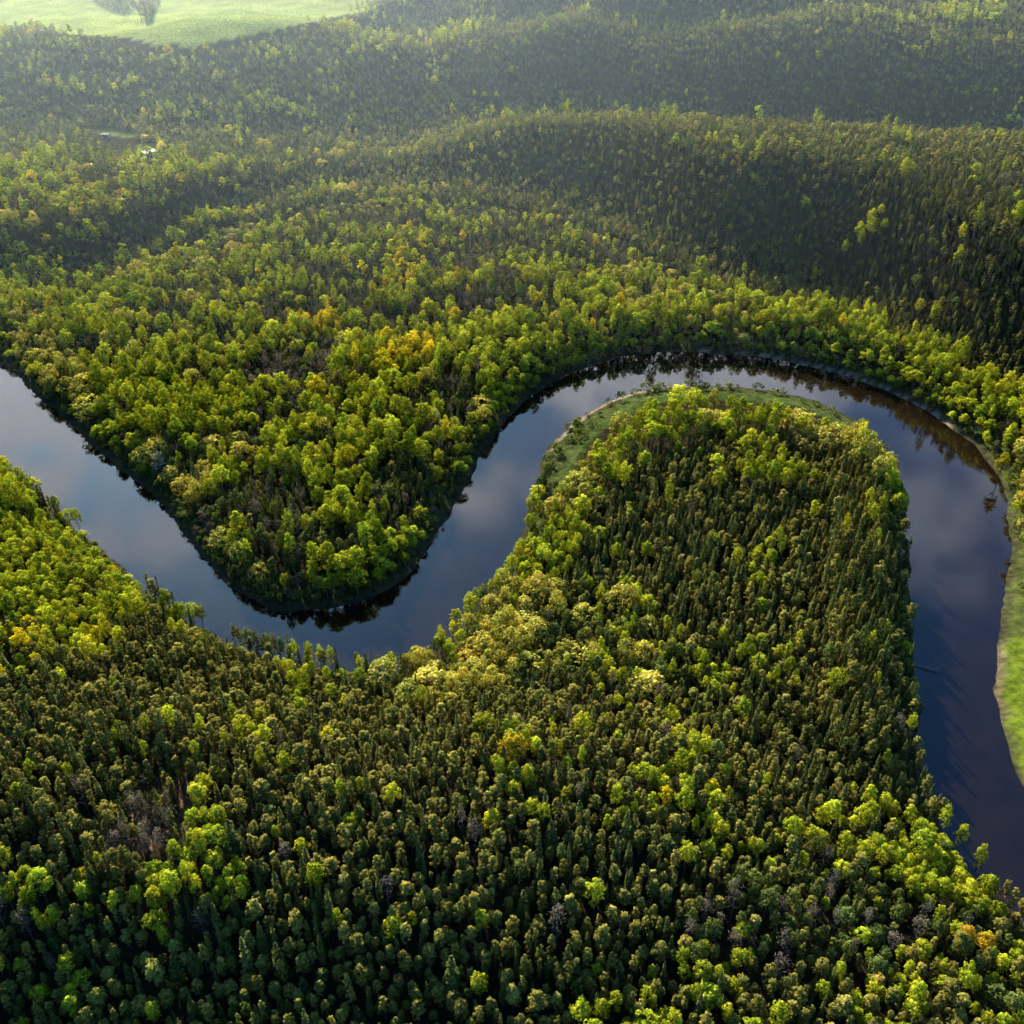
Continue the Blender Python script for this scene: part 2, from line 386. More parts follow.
# ------------------------------------------------------------------ which tree stands where
# areas outlined on the photo's ground: (outline, weights spruce pine birch willow bare gold dull, thinning, clustering)
W_DEF = (.34, .59, .022, 0, .02, .0, .03)
ZONES = [
 ([(-300, 600), (300, 560), (520, 640), (1400, 700), (1400, 1200), (-300, 1200)], (.17, .72, .06, 0, .02, .0, .03)),
 # hills and valleys beyond
 ([(-300, 18), (60, 20), (200, 45), (420, 0), (440, 80), (300, 110), (-300, 120)], (.30, .36, .12, .02, .08, .004, .12)),
 ([(220, 92), (270, 90), (320, 100), (315, 112), (260, 108), (225, 100)], (.05, .1, .8, 0, .05, 0, 0)),
 ([(-300, 118), (60, 100), (170, 130), (320, 130), (420, 150), (300, 165), (-300, 150)], (.40, .25, .03, .05, .08, 0, .19)),
 ([(200, 45), (420, 0), (520, 10), (400, 60), (260, 66)], (.3, .38, .18, 0, .08, 0, .06)),
 ([(930, 2), (1000, -4), (1010, 12), (950, 20)], (.05, .0, .9, 0, .05, 0, 0)),
 # terrace at the left
 ([(-300, 145), (130, 150), (300, 158), (410, 170), (330, 190), (200, 220), (90, 270), (0, 290), (-300, 330)], (.18, .12, .40, .03, .17, .008, .14)),
 # inside of the old loop and left peninsula
 ([(-60, 280), (90, 275), (180, 240), (300, 196), (430, 190), (560, 208), (690, 270), (760, 300), (640, 345), (520, 400), (440, 560), (400, 600), (290, 620), (200, 560), (0, 375), (-60, 330)],
  (.23, .16, .32, .02, .19, .004, .12)),
 ([(420, 195), (560, 205), (640, 245), (600, 260), (520, 300), (400, 330), (330, 290), (300, 240), (330, 200)], (.22, .16, .26, .0, .30, .015, .08)),
 ([(150, 236), (230, 212), (350, 186), (430, 186), (430, 194), (350, 198), (240, 226), (170, 254), (130, 270)], (.05, .02, .25, .1, .1, 0, .5)),
 ([(285, 305), (330, 300), (335, 335), (290, 340)], (.05, .05, .2, 0, .2, .7, 0)),
 ([(350, 335), (440, 330), (445, 360), (350, 365)], (.05, .05, .6, 0, .05, .3, .0)),
 ([(380, 250), (425, 250), (425, 275), (380, 275)], (.1, .05, .5, 0, .1, .3, 0)),
 ([(235, 340), (330, 330), (340, 370), (240, 375)], (.05, .05, .2, .0, .65, 0, .1)),
 ([(230, 480), (330, 460), (450, 450), (440, 560), (400, 600), (290, 620), (220, 560)], (.50, .30, .15, .0, .05, 0, .08)),
 ([(0, 310), (40, 300), (100, 380), (200, 480), (270, 580), (290, 620), (200, 580), (0, 375)], (.12, .05, .12, .25, .12, 0, .4)),
 # dark slope below the plateau
 ([(60, 290), (90, 266), (200, 212), (350, 180), (560, 195), (640, 232), (720, 276), (800, 282), (800, 190), (560, 150), (420, 158), (400, 150), (300, 158), (200, 184), (110, 224), (60, 258)], (.42, .55, .005, 0, .02, 0, .01)),
 ([(600, 218), (650, 240), (700, 264), (750, 300), (700, 300), (640, 262)], (.05, .02, .15, .15, .2, 0, .5)),
 # birches along the outer bank
 ([(480, 330), (540, 290), (640, 250), (720, 285), (800, 290), (870, 310), (950, 345), (1100, 420), (1100, 500), (1000, 470), (900, 390), (780, 355), (640, 352), (540, 385), (480, 440)], (.06, .03, .72, .03, .06, .01, .08)),
 ([(690, 262), (760, 290), (770, 310), (690, 320), (600, 300)], (.02, .02, .5, .15, .15, 0, .15)),
 ([(960, 420), (1100, 440), (1100, 480), (1010, 480), (980, 460)], (.1, .0, .25, .2, .05, .02, .4)),
 # right peninsula
 ([(470, 620), (530, 500), (560, 430), (640, 385), (760, 375), (860, 400), (930, 480), (940, 800), (900, 830), (700, 720), (540, 660)], (.38, .54, .05, 0, .01, 0, .02)),
 ([(540, 470), (600, 400), (690, 385), (760, 385), (850, 405), (918, 470), (902, 495), (848, 438), (765, 412), (690, 416), (625, 446), (590, 500), (560, 570), (510, 580)], (.02, .02, .62, .28, 0, 0, .06)),
 ([(500, 560), (540, 490), (570, 440), (600, 440), (580, 500), (560, 560), (520, 590)], (.03, .02, .40, .50, .03, 0, .05)),
 ([(400, 690), (410, 640), (470, 580), (530, 560), (570, 580), (560, 640), (520, 660), (450, 690)], (.0, .0, .08, .86, .02, 0, .06)),
 ([(540, 590), (580, 570), (640, 580), (660, 640), (700, 690), (620, 690), (540, 660)], (.10, .24, .05, .15, .06, 0, .4)),
 # near left bank
 ([(-200, 440), (0, 450), (60, 500), (140, 560), (145, 600), (60, 620), (-200, 640)], (.03, .06, .82, 0, .03, .012, .05)),
 ([(-200, 600), (60, 600), (130, 605), (120, 640), (40, 660), (-200, 680)], (.15, .35, .3, 0, .03, .03, .2)),
 ([(0, 450), (30, 470), (150, 556), (175, 600), (150, 610), (130, 565), (60, 520), (10, 480)], (.6, .1, .28, 0, 0, 0, 0)),
 ([(140, 570), (290, 625), (420, 655), (420, 680), (270, 665), (150, 610)], (.35, .42, .14, .06, 0, 0, .03)),
 # bright patches in the near forest
 ([(180, 770), (215, 770), (225, 830), (245, 850), (235, 890), (150, 880), (130, 850), (170, 830)], (.03, .12, .82, 0, 0, .0, .03)),
 ([(0, 850), (120, 845), (160, 870), (150, 905), (40, 915), (0, 900)], (.08, .32, .60, 0, 0, .02, 0)),
 ([(280, 640), (370, 650), (370, 690), (320, 720), (280, 690)], (.15, .45, .38, 0, 0, 0, 0)),
 ([(375, 885), (495, 885), (495, 925), (400, 935)], (.05, .4, .42, 0, .05, .06, 0)),
 ([(590, 800), (700, 720), (760, 735), (770, 790), (830, 790), (950, 805), (1000, 850), (1005, 900), (960, 890), (800, 860), (660, 850)], (.16, .44, .34, 0, .02, .005, .04)),
 ([(820, 800), (900, 790), (1000, 850), (1010, 910), (970, 890), (830, 838)], (.08, .22, .62, 0, 0, .0, .06)),
 ([(700, 870), (800, 860), (960, 880), (1000, 910), (960, 960), (800, 960), (700, 940)], (.1, .22, .03, .04, .14, .0, .5)),
 ([(560, 960), (700, 930), (860, 950), (1200, 930), (1200, 1200), (560, 1200)], (.14, .52, .24, 0, .02, .01, .07)),
 ([(140, 780), (190, 775), (186, 805), (165, 835), (110, 850), (95, 830)], (.1, .35, .0, 0, .55, 0, 0)),
]
ZONES.append(([(1000, 462), (1150, 440), (1150, 575), (1003, 565)], (.02, .02, .25, .65, .02, .02, .02)))
SPN = ['spruce', 'pine', 'birch', 'willow', 'bare', 'gold', 'dull']
CLEAR = [
 [(-200, -25), (75, -25), (96, 3), (125, 16), (134, 6), (150, 24), (160, -1), (170, -25), (410, -25), (345, 8), (300, 20), (250, 33), (190, 45), (150, 44), (110, 32), (70, 26), (30, 17), (-200, 10)],   # fields
 [(137, 143), (160, 143), (160, 152), (137, 152)],
 [(82, 130), (104, 127), (130, 132), (144, 139), (108, 136)],                                                            # valley meadow
 [(552, 470), (565, 440), (596, 412), (640, 395), (690, 391), (735, 393), (735, 399), (690, 398), (650, 405), (615, 421), (584, 447), (566, 480), (546, 520), (536, 530)],      # meadow on the inner bank
 [(735, 388), (800, 395), (840, 410), (865, 430), (855, 436), (820, 416), (790, 405), (735, 400)],
 [(1003, 560), (1100, 540), (1100, 900), (1030, 800), (1000, 720)],                                                              # grass bank at the right
 [(176, 792), (188, 776), (193, 780), (188, 806), (180, 815)],                                               # gully
]
SHRUBBY = [CLEAR[3], CLEAR[4], [(1003, 500), (1100, 480), (1100, 640), (1004, 640)]]

def plant():
    ys = np.linspace(58, 1340, 4000); wdt = 1.2 * ys + 150
    sp_ = np.interp(ys, [58, 300, 560, 860, 1340], [1.0, 1.06, 1.18, 1.3, 1.6])     # coarser far away
    dens = wdt / sp_ ** 2; cdf = np.cumsum(dens); ntot = int(dens.mean() * (ys[-1] - ys[0]) * .95); cdf = cdf / cdf[-1]
    yy = np.interp(rng.random(ntot), cdf, ys); xx = (rng.random(ntot) * 2 - 1) * (.6 * yy + 75)
    return xx, yy, np.interp(yy, ys, sp_)
X, Y, SPC = plant()
SD = river_sd(X, Y)
k = SD > 1.6
X, Y, SD, SPC = X[k], Y[k], SD[k], SPC[k]
Z = height(X, Y, SD)
U, V, D = project(X, Y, Z + 9.5)
Ub, Vb, Db = project(X, Y, Z + .5)
n = len(X)
Wt = np.tile(np.array(W_DEF), (n, 1))
jx = 9 * (fbm(X, Y, 14, 2) - .5) * 2; jy = 9 * (fbm(X + 300, Y, 14, 2) - .5) * 2
sc = np.clip(300 / D, .3, 1.5)
UU, VV = U + jx * sc, V + jy * sc
for poly, w in ZONES:
    Wt[inpoly(UU, VV, poly)] = w
WB = Wt[:, 2] + Wt[:, 3]
# neighbours tend to be alike: patches of pale leaves and of dark needles
cl = fbm(X, Y, 16, 2); cl = (cl - cl.mean()) / cl.std()
cl2 = fbm(X + 500, Y + 90, 13, 2); cl2 = (cl2 - cl2.mean()) / cl2.std()
Wt[:, 2] *= np.exp(1.5 * cl - .5); Wt[:, 5] *= np.exp(1.1 * cl); Wt[:, 4] *= np.exp(1.3 * cl2 - .5); Wt[:, 6] *= np.exp(.8 * cl2)
Wt[:, 0] *= np.exp(.8 * fbm(X, Y + 700, 25, 2) * 2 - .8)
Wt /= Wt.sum(1, keepdims=True)
cum = Wt.cumsum(1); rr = rng.random(n)
SPI = (rr[:, None] > cum).sum(1).clip(0, 6)
keep = np.ones(n, bool)
for hh in (.3, 2.5, 5, 7.5, 10):
    ut, vt, _ = project(X, Y, Z + hh)
    for c in CLEAR: keep &= ~inpoly(ut + jx * .35 * sc, vt + jy * .25 * sc, c)
keep &= (U > -150) & (U < 1174) & (V > -40) & (V < 1200)
keep &= ~((SPI == 3) & (SD < 3.5))
X, Y, Z, SD, SPI, U, V, D, SPC, WB = [a[keep] for a in (X, Y, Z, SD, SPI, U, V, D, SPC, WB)]
n = len(X)
# each tree claims room for its crown; later ones that would stand inside it are dropped
GIR = np.clip(np.exp(rng.normal(size=n) * .3), .58, 1.6)
RAD = np.array([.74, .77, 1.25, 1.75, 1.0, 1.25, 1.0])[SPI] * GIR * SPC
RAD[np.isin(SPI, (2, 5)) & (Y < 235)] *= .7
def thin_out():
    cs = 4.0; cells = {}; ok = np.zeros(n, bool)
    xs, ys, rs = X.tolist(), Y.tolist(), RAD.tolist()
    key = rng.random(n) - .3 * (np.isin(SPI, (2, 3, 5)) & (WB > .3)) - .3 * (np.isin(SPI, (2, 5)) & (WB > .4) & (Y < 235))
    for i in np.argsort(key).tolist():
        x, y, r = xs[i], ys[i], rs[i]; ci, cj = int(x // cs), int(y // cs); good = True
        w_ = 1 if r < 2 else 2
        for a_ in range(ci - w_, ci + w_ + 1):
            for b_ in range(cj - w_, cj + w_ + 1):
                for (px, py, pr) in cells.get((a_, b_), ()):
                    if (px - x) ** 2 + (py - y) ** 2 < (r + pr) ** 2: good = False; break
                if not good: break
            if not good: break
        if good: cells.setdefault((ci, cj), []).append((x, y, r)); ok[i] = True
    return ok
keep = thin_out()
X, Y, Z, SD, SPI, U, V, D, SPC, GIR = [a[keep] for a in (X, Y, Z, SD, SPI, U, V, D, SPC, GIR)]
n = len(X)
# trees on the near banks stay low enough to leave the open water in view
OPEN = [(0, 458), (30, 478), (60, 500), (100, 520), (130, 545), (145, 570), (175, 595), (205, 605), (240, 625), (290, 636), (330, 643), (380, 655), (410, 650),
        (440, 630), (475, 590), (500, 572), (520, 540), (530, 510), (538, 485), (548, 462), (564, 436), (593, 410), (632, 395), (680, 387), (740, 389), (795, 397),
        (835, 411), (862, 430), (885, 452), (905, 490), (912, 520), (916, 560), (916, 650), (918, 720), (930, 775), (960, 812), (985, 840), (1005, 858), (1024, 885),
        (1180, 1040), (1180, 950), (1024, 795)] + far_px[::-1]
nearside = inpoly(X, Y, near_b + [(400, -200), (-500, -200)])
LIMIT = np.full(n, 99.0)
for hh in (12.5, 10, 8, 6, 4, 2.5):
    ut, vt, _ = project(X, Y, Z + hh)
    LIMIT[nearside & inpoly(ut, vt, OPEN)] = hh
NEARB = nearside & (Y < 235) & np.isin(SPI, (2, 5))
RIM = inpoly(U, V, [(146, 244), (180, 232), (230, 212), (300, 194), (350, 187), (430, 186), (500, 190), (560, 203), (610, 220), (655, 243), (700, 272), (690, 278), (640, 254), (590, 226), (540, 209), (430, 195), (350, 198), (300, 206), (240, 224), (190, 246), (150, 262)])
EAST = nearside & (X > 60) & (Y > 150) & (SD < 22)
print('limited', (LIMIT < 99).sum())

HT = {'spruce': (7.4, .24), 'pine': (6.8, .22), 'birch': (10.8, .18), 'gold': (11, .15), 'dull': (7.5, .2), 'willow': (8.6, .2), 'bare': (8.8, .15), 'shrub': (2.4, .3)}
HREF = {k: v[0] for k, v in HT.items()}; HREF['spruce'] = 9.0; HREF['pine'] = 8.3
KOF = {'spruce': 'spruce', 'pine': 'pine', 'birch': 'birch', 'gold': 'birch', 'dull': 'birch', 'willow': 'willow', 'bare': 'bare', 'shrub': 'shrub', 'cream': 'willow'}
big = fbm(X + 900, Y + 33, 22, 3)

rows = []      # kind, tone, x, y, z, scale, girth, rot, tint
def put(sp, x, y, z, hgt=None, tint=None, girth=None, wide=None):
    kind = KOF[sp]
    m, s = HT.get(sp, (9.0, .1))
    hh = hgt if hgt else m * float(np.clip(1 + rng.normal() * s, .6, 1.45))
    a, b = TINT[sp]; t = float(rng.random())
    br = math.exp(rng.normal() * .16); hue = rng.normal() * .045
    br *= 1 + (.75 if sp in ('spruce', 'pine') else .3) * float(np.clip((y - 430) / 150, 0, 1))      # sunlit brightness of the farther canopy, painted into the tint
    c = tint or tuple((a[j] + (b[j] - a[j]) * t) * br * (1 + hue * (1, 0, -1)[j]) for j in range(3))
    p = int(rng.integers(len(KINDS[kind]))); sc_ = hh / KINDS[kind][p][3]
    if wide: girth = max(.6, min(2.0, wide * HREF[sp] / KINDS[kind][p][3] / sc_))
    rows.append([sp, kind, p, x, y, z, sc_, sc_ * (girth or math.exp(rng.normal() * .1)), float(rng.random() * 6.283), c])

for i in range(n):
    sp = SPN[SPI[i]]
    hgt = None
    if sp != 'willow' and SD[i] < 9: hgt = HT[sp][0] * (.55 + .45 * (SD[i] - 3) / 6) * (.85 + .3 * rng.random())
    hgt = (hgt or HT[sp][0] * float(np.clip(1 + rng.normal() * HT[sp][1], .6, 1.4))) * (.62 + .5 * big[i] + .2 * GIR[i])
    if D[i] > 290: hgt *= 1 - (.30 if sp in ('spruce', 'pine') else .14) * min(1, (D[i] - 290) / 170)
    if RIM[i]: hgt *= .5
    if NEARB[i]: hgt *= .68
    if EAST[i]: hgt *= 1.5
    if LIMIT[i] < 99:
        if LIMIT[i] < 5 and sp != 'birch': continue
        hgt = LIMIT[i] * (.72 + .2 * rng.random())
        if hgt < 3.2: continue
        if sp in ('spruce', 'pine') and hgt < 7: sp = 'dull'
    put(sp, X[i], Y[i], Z[i], hgt, None, None, GIR[i] * (  .68 if NEARB[i] else 1.12 if sp in ('spruce', 'pine') else 1.0))
# shrubs: banks and meadows
qx, qy = rng.uniform(-230, 190, 15000), rng.uniform(130, 420, 15000)
qs = river_sd(qx, qy); qz = height(qx, qy, qs); qu, qv, qd = project(qx, qy, qz)
ok = (qs > 1.6) & (qs < 7) & (qv < 660)
rim = ok & (rng.random(15000) < .75)
sh = np.zeros(15000, bool)
for c in SHRUBBY: sh |= inpoly(qu, qv, c)
den = fbm(qx, qy, 12, 2)
sh &= (qs > 3) & (den > .50) & (rng.random(15000) < .5)
g = inpoly(qu, qv, CLEAR[5])
rim &= ~g & ~(inpoly(qu, qv, CLEAR[3]) & (rng.random(15000) < .9)) & ~(inpoly(qu, qv, CLEAR[4]) & (rng.random(15000) < .9))
for i in np.where(rim | sh)[0]:
    put('shrub', qx[i], qy[i], qz[i], 1.5 + rng.random() * .8 if sh[i] else None)

# a few trees one can pick out
SPECIAL = []
def pick(u, v, sp, hgt, label, tint=None, girth=None, lift=8):
    x, y = ground(u, v, 3)
    for _ in range(6):
        z = float(height(np.array([x]), np.array([y]))[0]); x, y = ground(u, v, z + lift)
    SPECIAL.append((len(rows), label)); put(sp, x, y, z, hgt, tint, girth)
pick(512, 748, 'birch', 11.5, 'broad mustard yellow birch alone among olive pines near the photo centre', (.34, .27, .015), 1.2)
pick(966, 938, 'gold', 10.5, 'tallest golden orange tree near the lower right corner of the forest', (.42, .27, .02), 1.1)
pick(989, 938, 'gold', 8.5, 'smaller golden yellow tree just right of the taller orange one', (.42, .30, .02), 1.1)
pick(1003, 462, 'gold', 11, 'bright yellow green tree at the bend of the right river bank', (.34, .32, .02), 1.1)
pick(158, 455, 'cream', 9, 'pale cream blossoming tree on the left peninsula close to the river', None, .8)
pick(990, 885, 'birch', 11, 'tall lime birch on the bank at the lower right', (.22, .25, .012), 1.1)
pick(1006, 893, 'bare', 8, 'sparse grey brown tree by the water at the lower right', (.2, .13, .09), .9)
pick(145, 10, 'bare', 15, 'pinkish lone bushy tree standing out in the upper left field', (.22, .14, .10), 2.0, 7)
for du, dv, hh, lw in [(-5, 2, 13, 'left'), (5, 1, 14, 'right'), (0, 5, 11, 'near')]:
    pick(145 + du, 10 + dv, 'bare', hh, f'pinkish bushy tree on the {lw} side of the small clump in the upper left field', (.20, .15, .10), 1.8, 7)
for u_, v_ in [(92, -9), (100, -10), (107, -7), (115, -9), (121, -6), (128, -4), (133, -8), (112, -12), (126, -11), (240, -9), (252, -8), (264, -10), (276, -8), (288, -9), (300, -8), (309, -10)]:
    x, y = ground(u_, v_, 22); put('birch', x, y, float(height(np.array([x]), np.array([y]))[0]), 11 + 4 * rng.random(), (.25, .24, .08), 1.4)
print('trees', len(rows))

# ------------------------------------------------------------------ individuals and forest masses
A = np.array([[r[3], r[4], r[5], r[6]] for r in rows])
HH = np.array([KINDS[r[1]][r[2]][3] * r[6] for r in rows])
U, V, D = project(A[:, 0], A[:, 1], A[:, 2] + HH * .75)
size = HH / D
size[(U < 3) | (U > 1021) | (V < 3) | (V > 1021)] = -1
special_i = {i: l for i, l in SPECIAL}
for i in special_i: size[i] = 10
TYPE = {'spruce': 'spruce_tree', 'pine': 'pine_tree', 'birch': 'birch_tree', 'willow': 'willow_tree', 'bare': 'leafless_tree', 'shrub': 'shrub'}
CAT = {'spruce': 'spruce', 'pine': 'pine', 'birch': 'birch', 'willow': 'willow', 'bare': 'leafless tree', 'shrub': 'shrub'}
GROUP = {'spruce': 'dark spruces of the nearer forest', 'pine': 'olive pines of the nearer forest', 'birch': 'leafy birches of the nearer forest',
         'willow': 'rounded willows near the river', 'bare': 'grey leafless trees among the forest', 'shrub': 'shrubs along the river banks'}
kinds = np.array([r[1] for r in rows])
chosen = np.zeros(len(rows), bool)
for kd in TYPE:
    ii = np.where((kinds == kd) & (size > 0))[0]
    ii = ii[np.argsort(-size[ii])][:300]
    chosen[ii] = True

def place_words(u, v):
    c = ['at the far left edge', 'in the left part', 'left of centre', 'just left of the middle', 'just right of the middle', 'right of centre', 'in the right part', 'at the far right edge'][min(7, max(0, int(u / 128)))]
    r = 'along the bottom edge' if v > 985 else 'close above the bottom edge' if v > 930 else 'in the bottom quarter' if v > 860 else 'below the middle' if v > 760 else 'under the river bend' if v > 640 else 'at mid height' if v > 420 else 'in the upper half'
    return c, r
cell = {}
idx = np.where(chosen)[0]
hq = {kd: np.quantile(HH[(kinds == kd) & chosen], [.33, .67]) if ((kinds == kd) & chosen).any() else (0, 0) for kd in TYPE}
COLW = {'spruce': ('dark green', 'green'), 'pine': ('olive', 'brownish olive'), 'birch': ('lime green', 'yellow green'), 'gold': ('golden', 'orange yellow'), 'dull': ('dull green', 'grey green'),
        'willow': ('olive yellow', 'pale yellow'), 'bare': ('grey brown', 'pale grey'), 'shrub': ('dark green', 'yellowish'), 'cream': ('cream', 'cream')}
NOUN = {'spruce': 'spruce', 'pine': 'pine', 'birch': 'birch', 'willow': 'willow', 'bare': 'leafless tree', 'shrub': 'shrub'}

def add_tree(i):
    sp, kind, p, x, y, z, s, gs, rot, c = rows[i]
    crown, trunk, both, h0 = KINDS[kind][p]
    root = bpy.data.objects.new(TYPE[kind], None); col.objects.link(root)
    root.empty_display_size = .5
    root.location = (x, y, z); root.rotation_euler = (0, 0, rot); root.scale = (gs, gs, s)
    a, b = TINT.get(sp, TINT['birch'])
    lum = sum(c) ; mid = (sum(a) + sum(b)) / 2
    cw = COLW[sp][1 if lum > mid else 0]
    hw = 'short' if HH[i] < hq[kind][0] else 'tall' if HH[i] > hq[kind][1] else 'middling'
    if kind == 'shrub': hw = {'short': 'low', 'tall': 'tall', 'middling': 'rounded'}[hw]
    d2 = (A[:, 0] - x) ** 2 + (A[:, 1] - y) ** 2; d2[i] = 1e9
    nb = rows[int(np.argmin(d2))]
    nbw = f'{COLW[nb[0]][0]} {NOUN[nb[1]]}'
    cw_, rw_ = place_words(U[i], V[i])
    label = special_i.get(i) or f'{hw} {cw} {NOUN[kind]} beside {"an" if nbw[0] in "aeiou" else "a"} {nbw}, {cw_} {rw_}'
    words = label.replace(',', ' ').split()
    if len(words) > 16 and i not in special_i: label = f'{hw} {cw} {NOUN[kind]} near a {NOUN[nb[1]]}, {cw_} {rw_}'
    if len(label.replace(',', ' ').split()) > 16: label = f'{hw} {cw} {NOUN[kind]}, {cw_} {rw_}'
    tag(root, label, CAT[kind], None if i in special_i else GROUP[kind])
    ct = bpy.data.objects.new('trunk', trunk); col.objects.link(ct); ct.parent = root
    cc = bpy.data.objects.new('crown', crown); col.objects.link(cc); cc.parent = root
    cc['tint'] = [float(c[0]), float(c[1]), float(c[2])]
for i in idx: add_tree(i)

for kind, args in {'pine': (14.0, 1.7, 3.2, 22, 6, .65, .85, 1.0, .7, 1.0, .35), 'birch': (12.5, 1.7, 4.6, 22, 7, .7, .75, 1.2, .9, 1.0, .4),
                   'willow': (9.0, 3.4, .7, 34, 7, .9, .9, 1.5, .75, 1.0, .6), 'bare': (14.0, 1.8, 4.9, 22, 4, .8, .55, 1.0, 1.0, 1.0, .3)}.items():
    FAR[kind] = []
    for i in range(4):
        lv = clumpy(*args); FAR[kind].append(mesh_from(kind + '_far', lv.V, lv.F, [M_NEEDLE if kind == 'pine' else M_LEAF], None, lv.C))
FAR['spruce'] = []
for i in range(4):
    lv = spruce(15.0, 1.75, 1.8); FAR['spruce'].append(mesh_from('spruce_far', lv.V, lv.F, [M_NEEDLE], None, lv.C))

def forest_mass(name, kind, sel, label):
    me = bpy.data.meshes.new(name)
    me.from_pydata([tuple(rows[i][3:6]) for i in sel], [], [])
    def attr(nm, ty, key, vals):
        a = me.attributes.new(nm, ty, 'POINT'); a.data.foreach_set(key, np.asarray(vals, np.float32 if ty != 'INT' else np.int32).ravel())
    nf = len(KINDS[kind])
    attr('pick', 'INT', 'value', [nf + i % 4 if kind in FAR and D[i] > 430 else rows[i][2] for i in sel])
    attr('spin', 'FLOAT_VECTOR', 'vector', [(0, 0, rows[i][8]) for i in sel])
    attr('size', 'FLOAT_VECTOR', 'vector', [(rows[i][7], rows[i][7], rows[i][6]) for i in sel])
    attr('tint', 'FLOAT_COLOR', 'color', [(*rows[i][9], 1) for i in sel])
    o = link(name, me); tag(o, label, 'forest', None, 'stuff')
    for m in ((M_NEEDLE, M_BARK) if kind in ('spruce', 'pine') else (M_LEAF, M_BARK)): me.materials.append(m)
    coll = bpy.data.collections.new(kind + '_forms')
    for j, pr in enumerate(KINDS[kind]):
        q = bpy.data.objects.new(f'{kind}_form_{j:02d}', pr[2]); coll.objects.link(q)
    for j, fm in enumerate(FAR.get(kind, [])):
        q = bpy.data.objects.new(f'{kind}_form_{j + nf:02d}', fm); coll.objects.link(q)
    ng = bpy.data.node_groups.new(name + '_planting', 'GeometryNodeTree')
    ng.interface.new_socket('Geometry', in_out='INPUT', socket_type='NodeSocketGeometry')
    ng.interface.new_socket('Geometry', in_out='OUTPUT', socket_type='NodeSocketGeometry')
    N, L = ng.nodes, ng.links
    gi, go = N.new('NodeGroupInput'), N.new('NodeGroupOutput')
    ci = N.new('GeometryNodeCollectionInfo'); ci.inputs['Collection'].default_value = coll
    ci.inputs['Separate Children'].default_value = True; ci.inputs['Reset Children'].default_value = True
    ip = N.new('GeometryNodeInstanceOnPoints'); ip.inputs['Pick Instance'].default_value = True
    def na(nm, ty):
        q = N.new('GeometryNodeInputNamedAttribute'); q.data_type = ty; q.inputs['Name'].default_value = nm; return q.outputs['Attribute']
    L.new(gi.outputs[0], ip.inputs['Points']); L.new(ci.outputs[0], ip.inputs['Instance'])
    L.new(na('pick', 'INT'), ip.inputs['Instance Index'])
    er = N.new('FunctionNodeEulerToRotation'); L.new(na('spin', 'FLOAT_VECTOR'), er.inputs[0]); L.new(er.outputs[0], ip.inputs['Rotation'])
    L.new(na('size', 'FLOAT_VECTOR'), ip.inputs['Scale'])
    L.new(ip.outputs[0], go.inputs[0])
    md = o.modifiers.new('planting', 'NODES'); md.node_group = ng
    return o
FN = {'spruce': ('spruce_forest', 'dark spruce forest covering the hills and flats beyond the nearer trees'),
      'pine': ('pine_forest', 'olive pine forest spreading over the plateau and far hills'),
      'birch': ('birch_forest', 'lime green birch woods on the left peninsula and terraces'),
      'willow': ('willow_thicket', 'distant rounded willow scrub along valley floors'),
      'bare': ('leafless_wood', 'grey patches of leafless trees mixed into the far woods'),
      'shrub': ('bank_scrub', 'low dense scrub fringing the farther river banks')}
for kd in TYPE:
    sel = np.where((kinds == kd) & ~chosen)[0]
    print(kd, int(((kinds == kd) & chosen).sum()), len(sel))
    if len(sel): forest_mass(FN[kd][0], kd, sel, FN[kd][1])

# ------------------------------------------------------------------ ground
def axis(lo, hi, step, far, grow=1.22):
    a = list(np.arange(lo, hi + .1, step)); s = step; b = hi
    while b < far: s *= grow; b += s; a.append(b)
    s = step; b = lo; pre = []
    while b > -far: s *= grow; b -= s; pre.append(b)
    return np.array(pre[::-1] + a)
gx = axis(-330, 330, 2.2, 7000, 1.05); gy = np.concatenate([axis(60, 480, 2.2, 1300, 1.012), 1320 * 1.09 ** np.arange(1, 24)])
gy = gy[(gy > -400)]
GX, GY = np.meshgrid(gx, gy); fx_, fy_ = GX.ravel(), GY.ravel()
gsd = river_sd(fx_, fy_); gz = height(fx_, fy_, gsd)
me = bpy.data.meshes.new('ground')
nx, ny = len(gx), len(gy)
ii = (np.arange(ny - 1)[:, None] * nx + np.arange(nx - 1)[None]).ravel()
faces = np.stack([ii, ii + 1, ii + nx + 1, ii + nx], 1)
me.from_pydata(np.stack([fx_, fy_, gz], 1).tolist(), [], faces.tolist())
me.polygons.foreach_set('use_smooth', np.ones(len(faces), bool))
gu, gv, gd = project(fx_, fy_, gz)
cov = np.tile(np.array((.030, .026, .014)), (len(fx_), 1))
def paint(m, c, a=1.0): cov[m] = cov[m] * (1 - a) + np.array(c) * a
front = fy_ > 30
paint(front & inpoly(gu, gv, CLEAR[0]) | (front & (gv < 60) & (gv > -200) & inpoly(gu, gv, [(-400, -200), (700, -200), (480, -25), (352, 14), (190, 47), (110, 36), (-400, 20)])), (.27, .34, .08))
fm = cov[:, 1] > .3; st = 1 + .07 * np.sin((fx_ * .35 + fy_ * .94) * 2 * math.pi / 26) + .5 * (fbm(fx_, fy_, 45, 3) - .5)
cov[fm] *= st[fm, None]
paint(front & (inpoly(gu, gv, CLEAR[1]) | inpoly(gu, gv, CLEAR[2])), (.13, .17, .04))
paint(front & (inpoly(gu, gv, CLEAR[3]) | inpoly(gu, gv, CLEAR[4])), (.055, .085, .022))
paint(front & inpoly(gu, gv, [(1000, 480), (1200, 460), (1300, 1000), (1030, 800), (995, 720)]), (.115, .165, .018))
paint((gsd > 0) & (gsd < 9) & (gv < 640), (.06, .075, .025), .8)
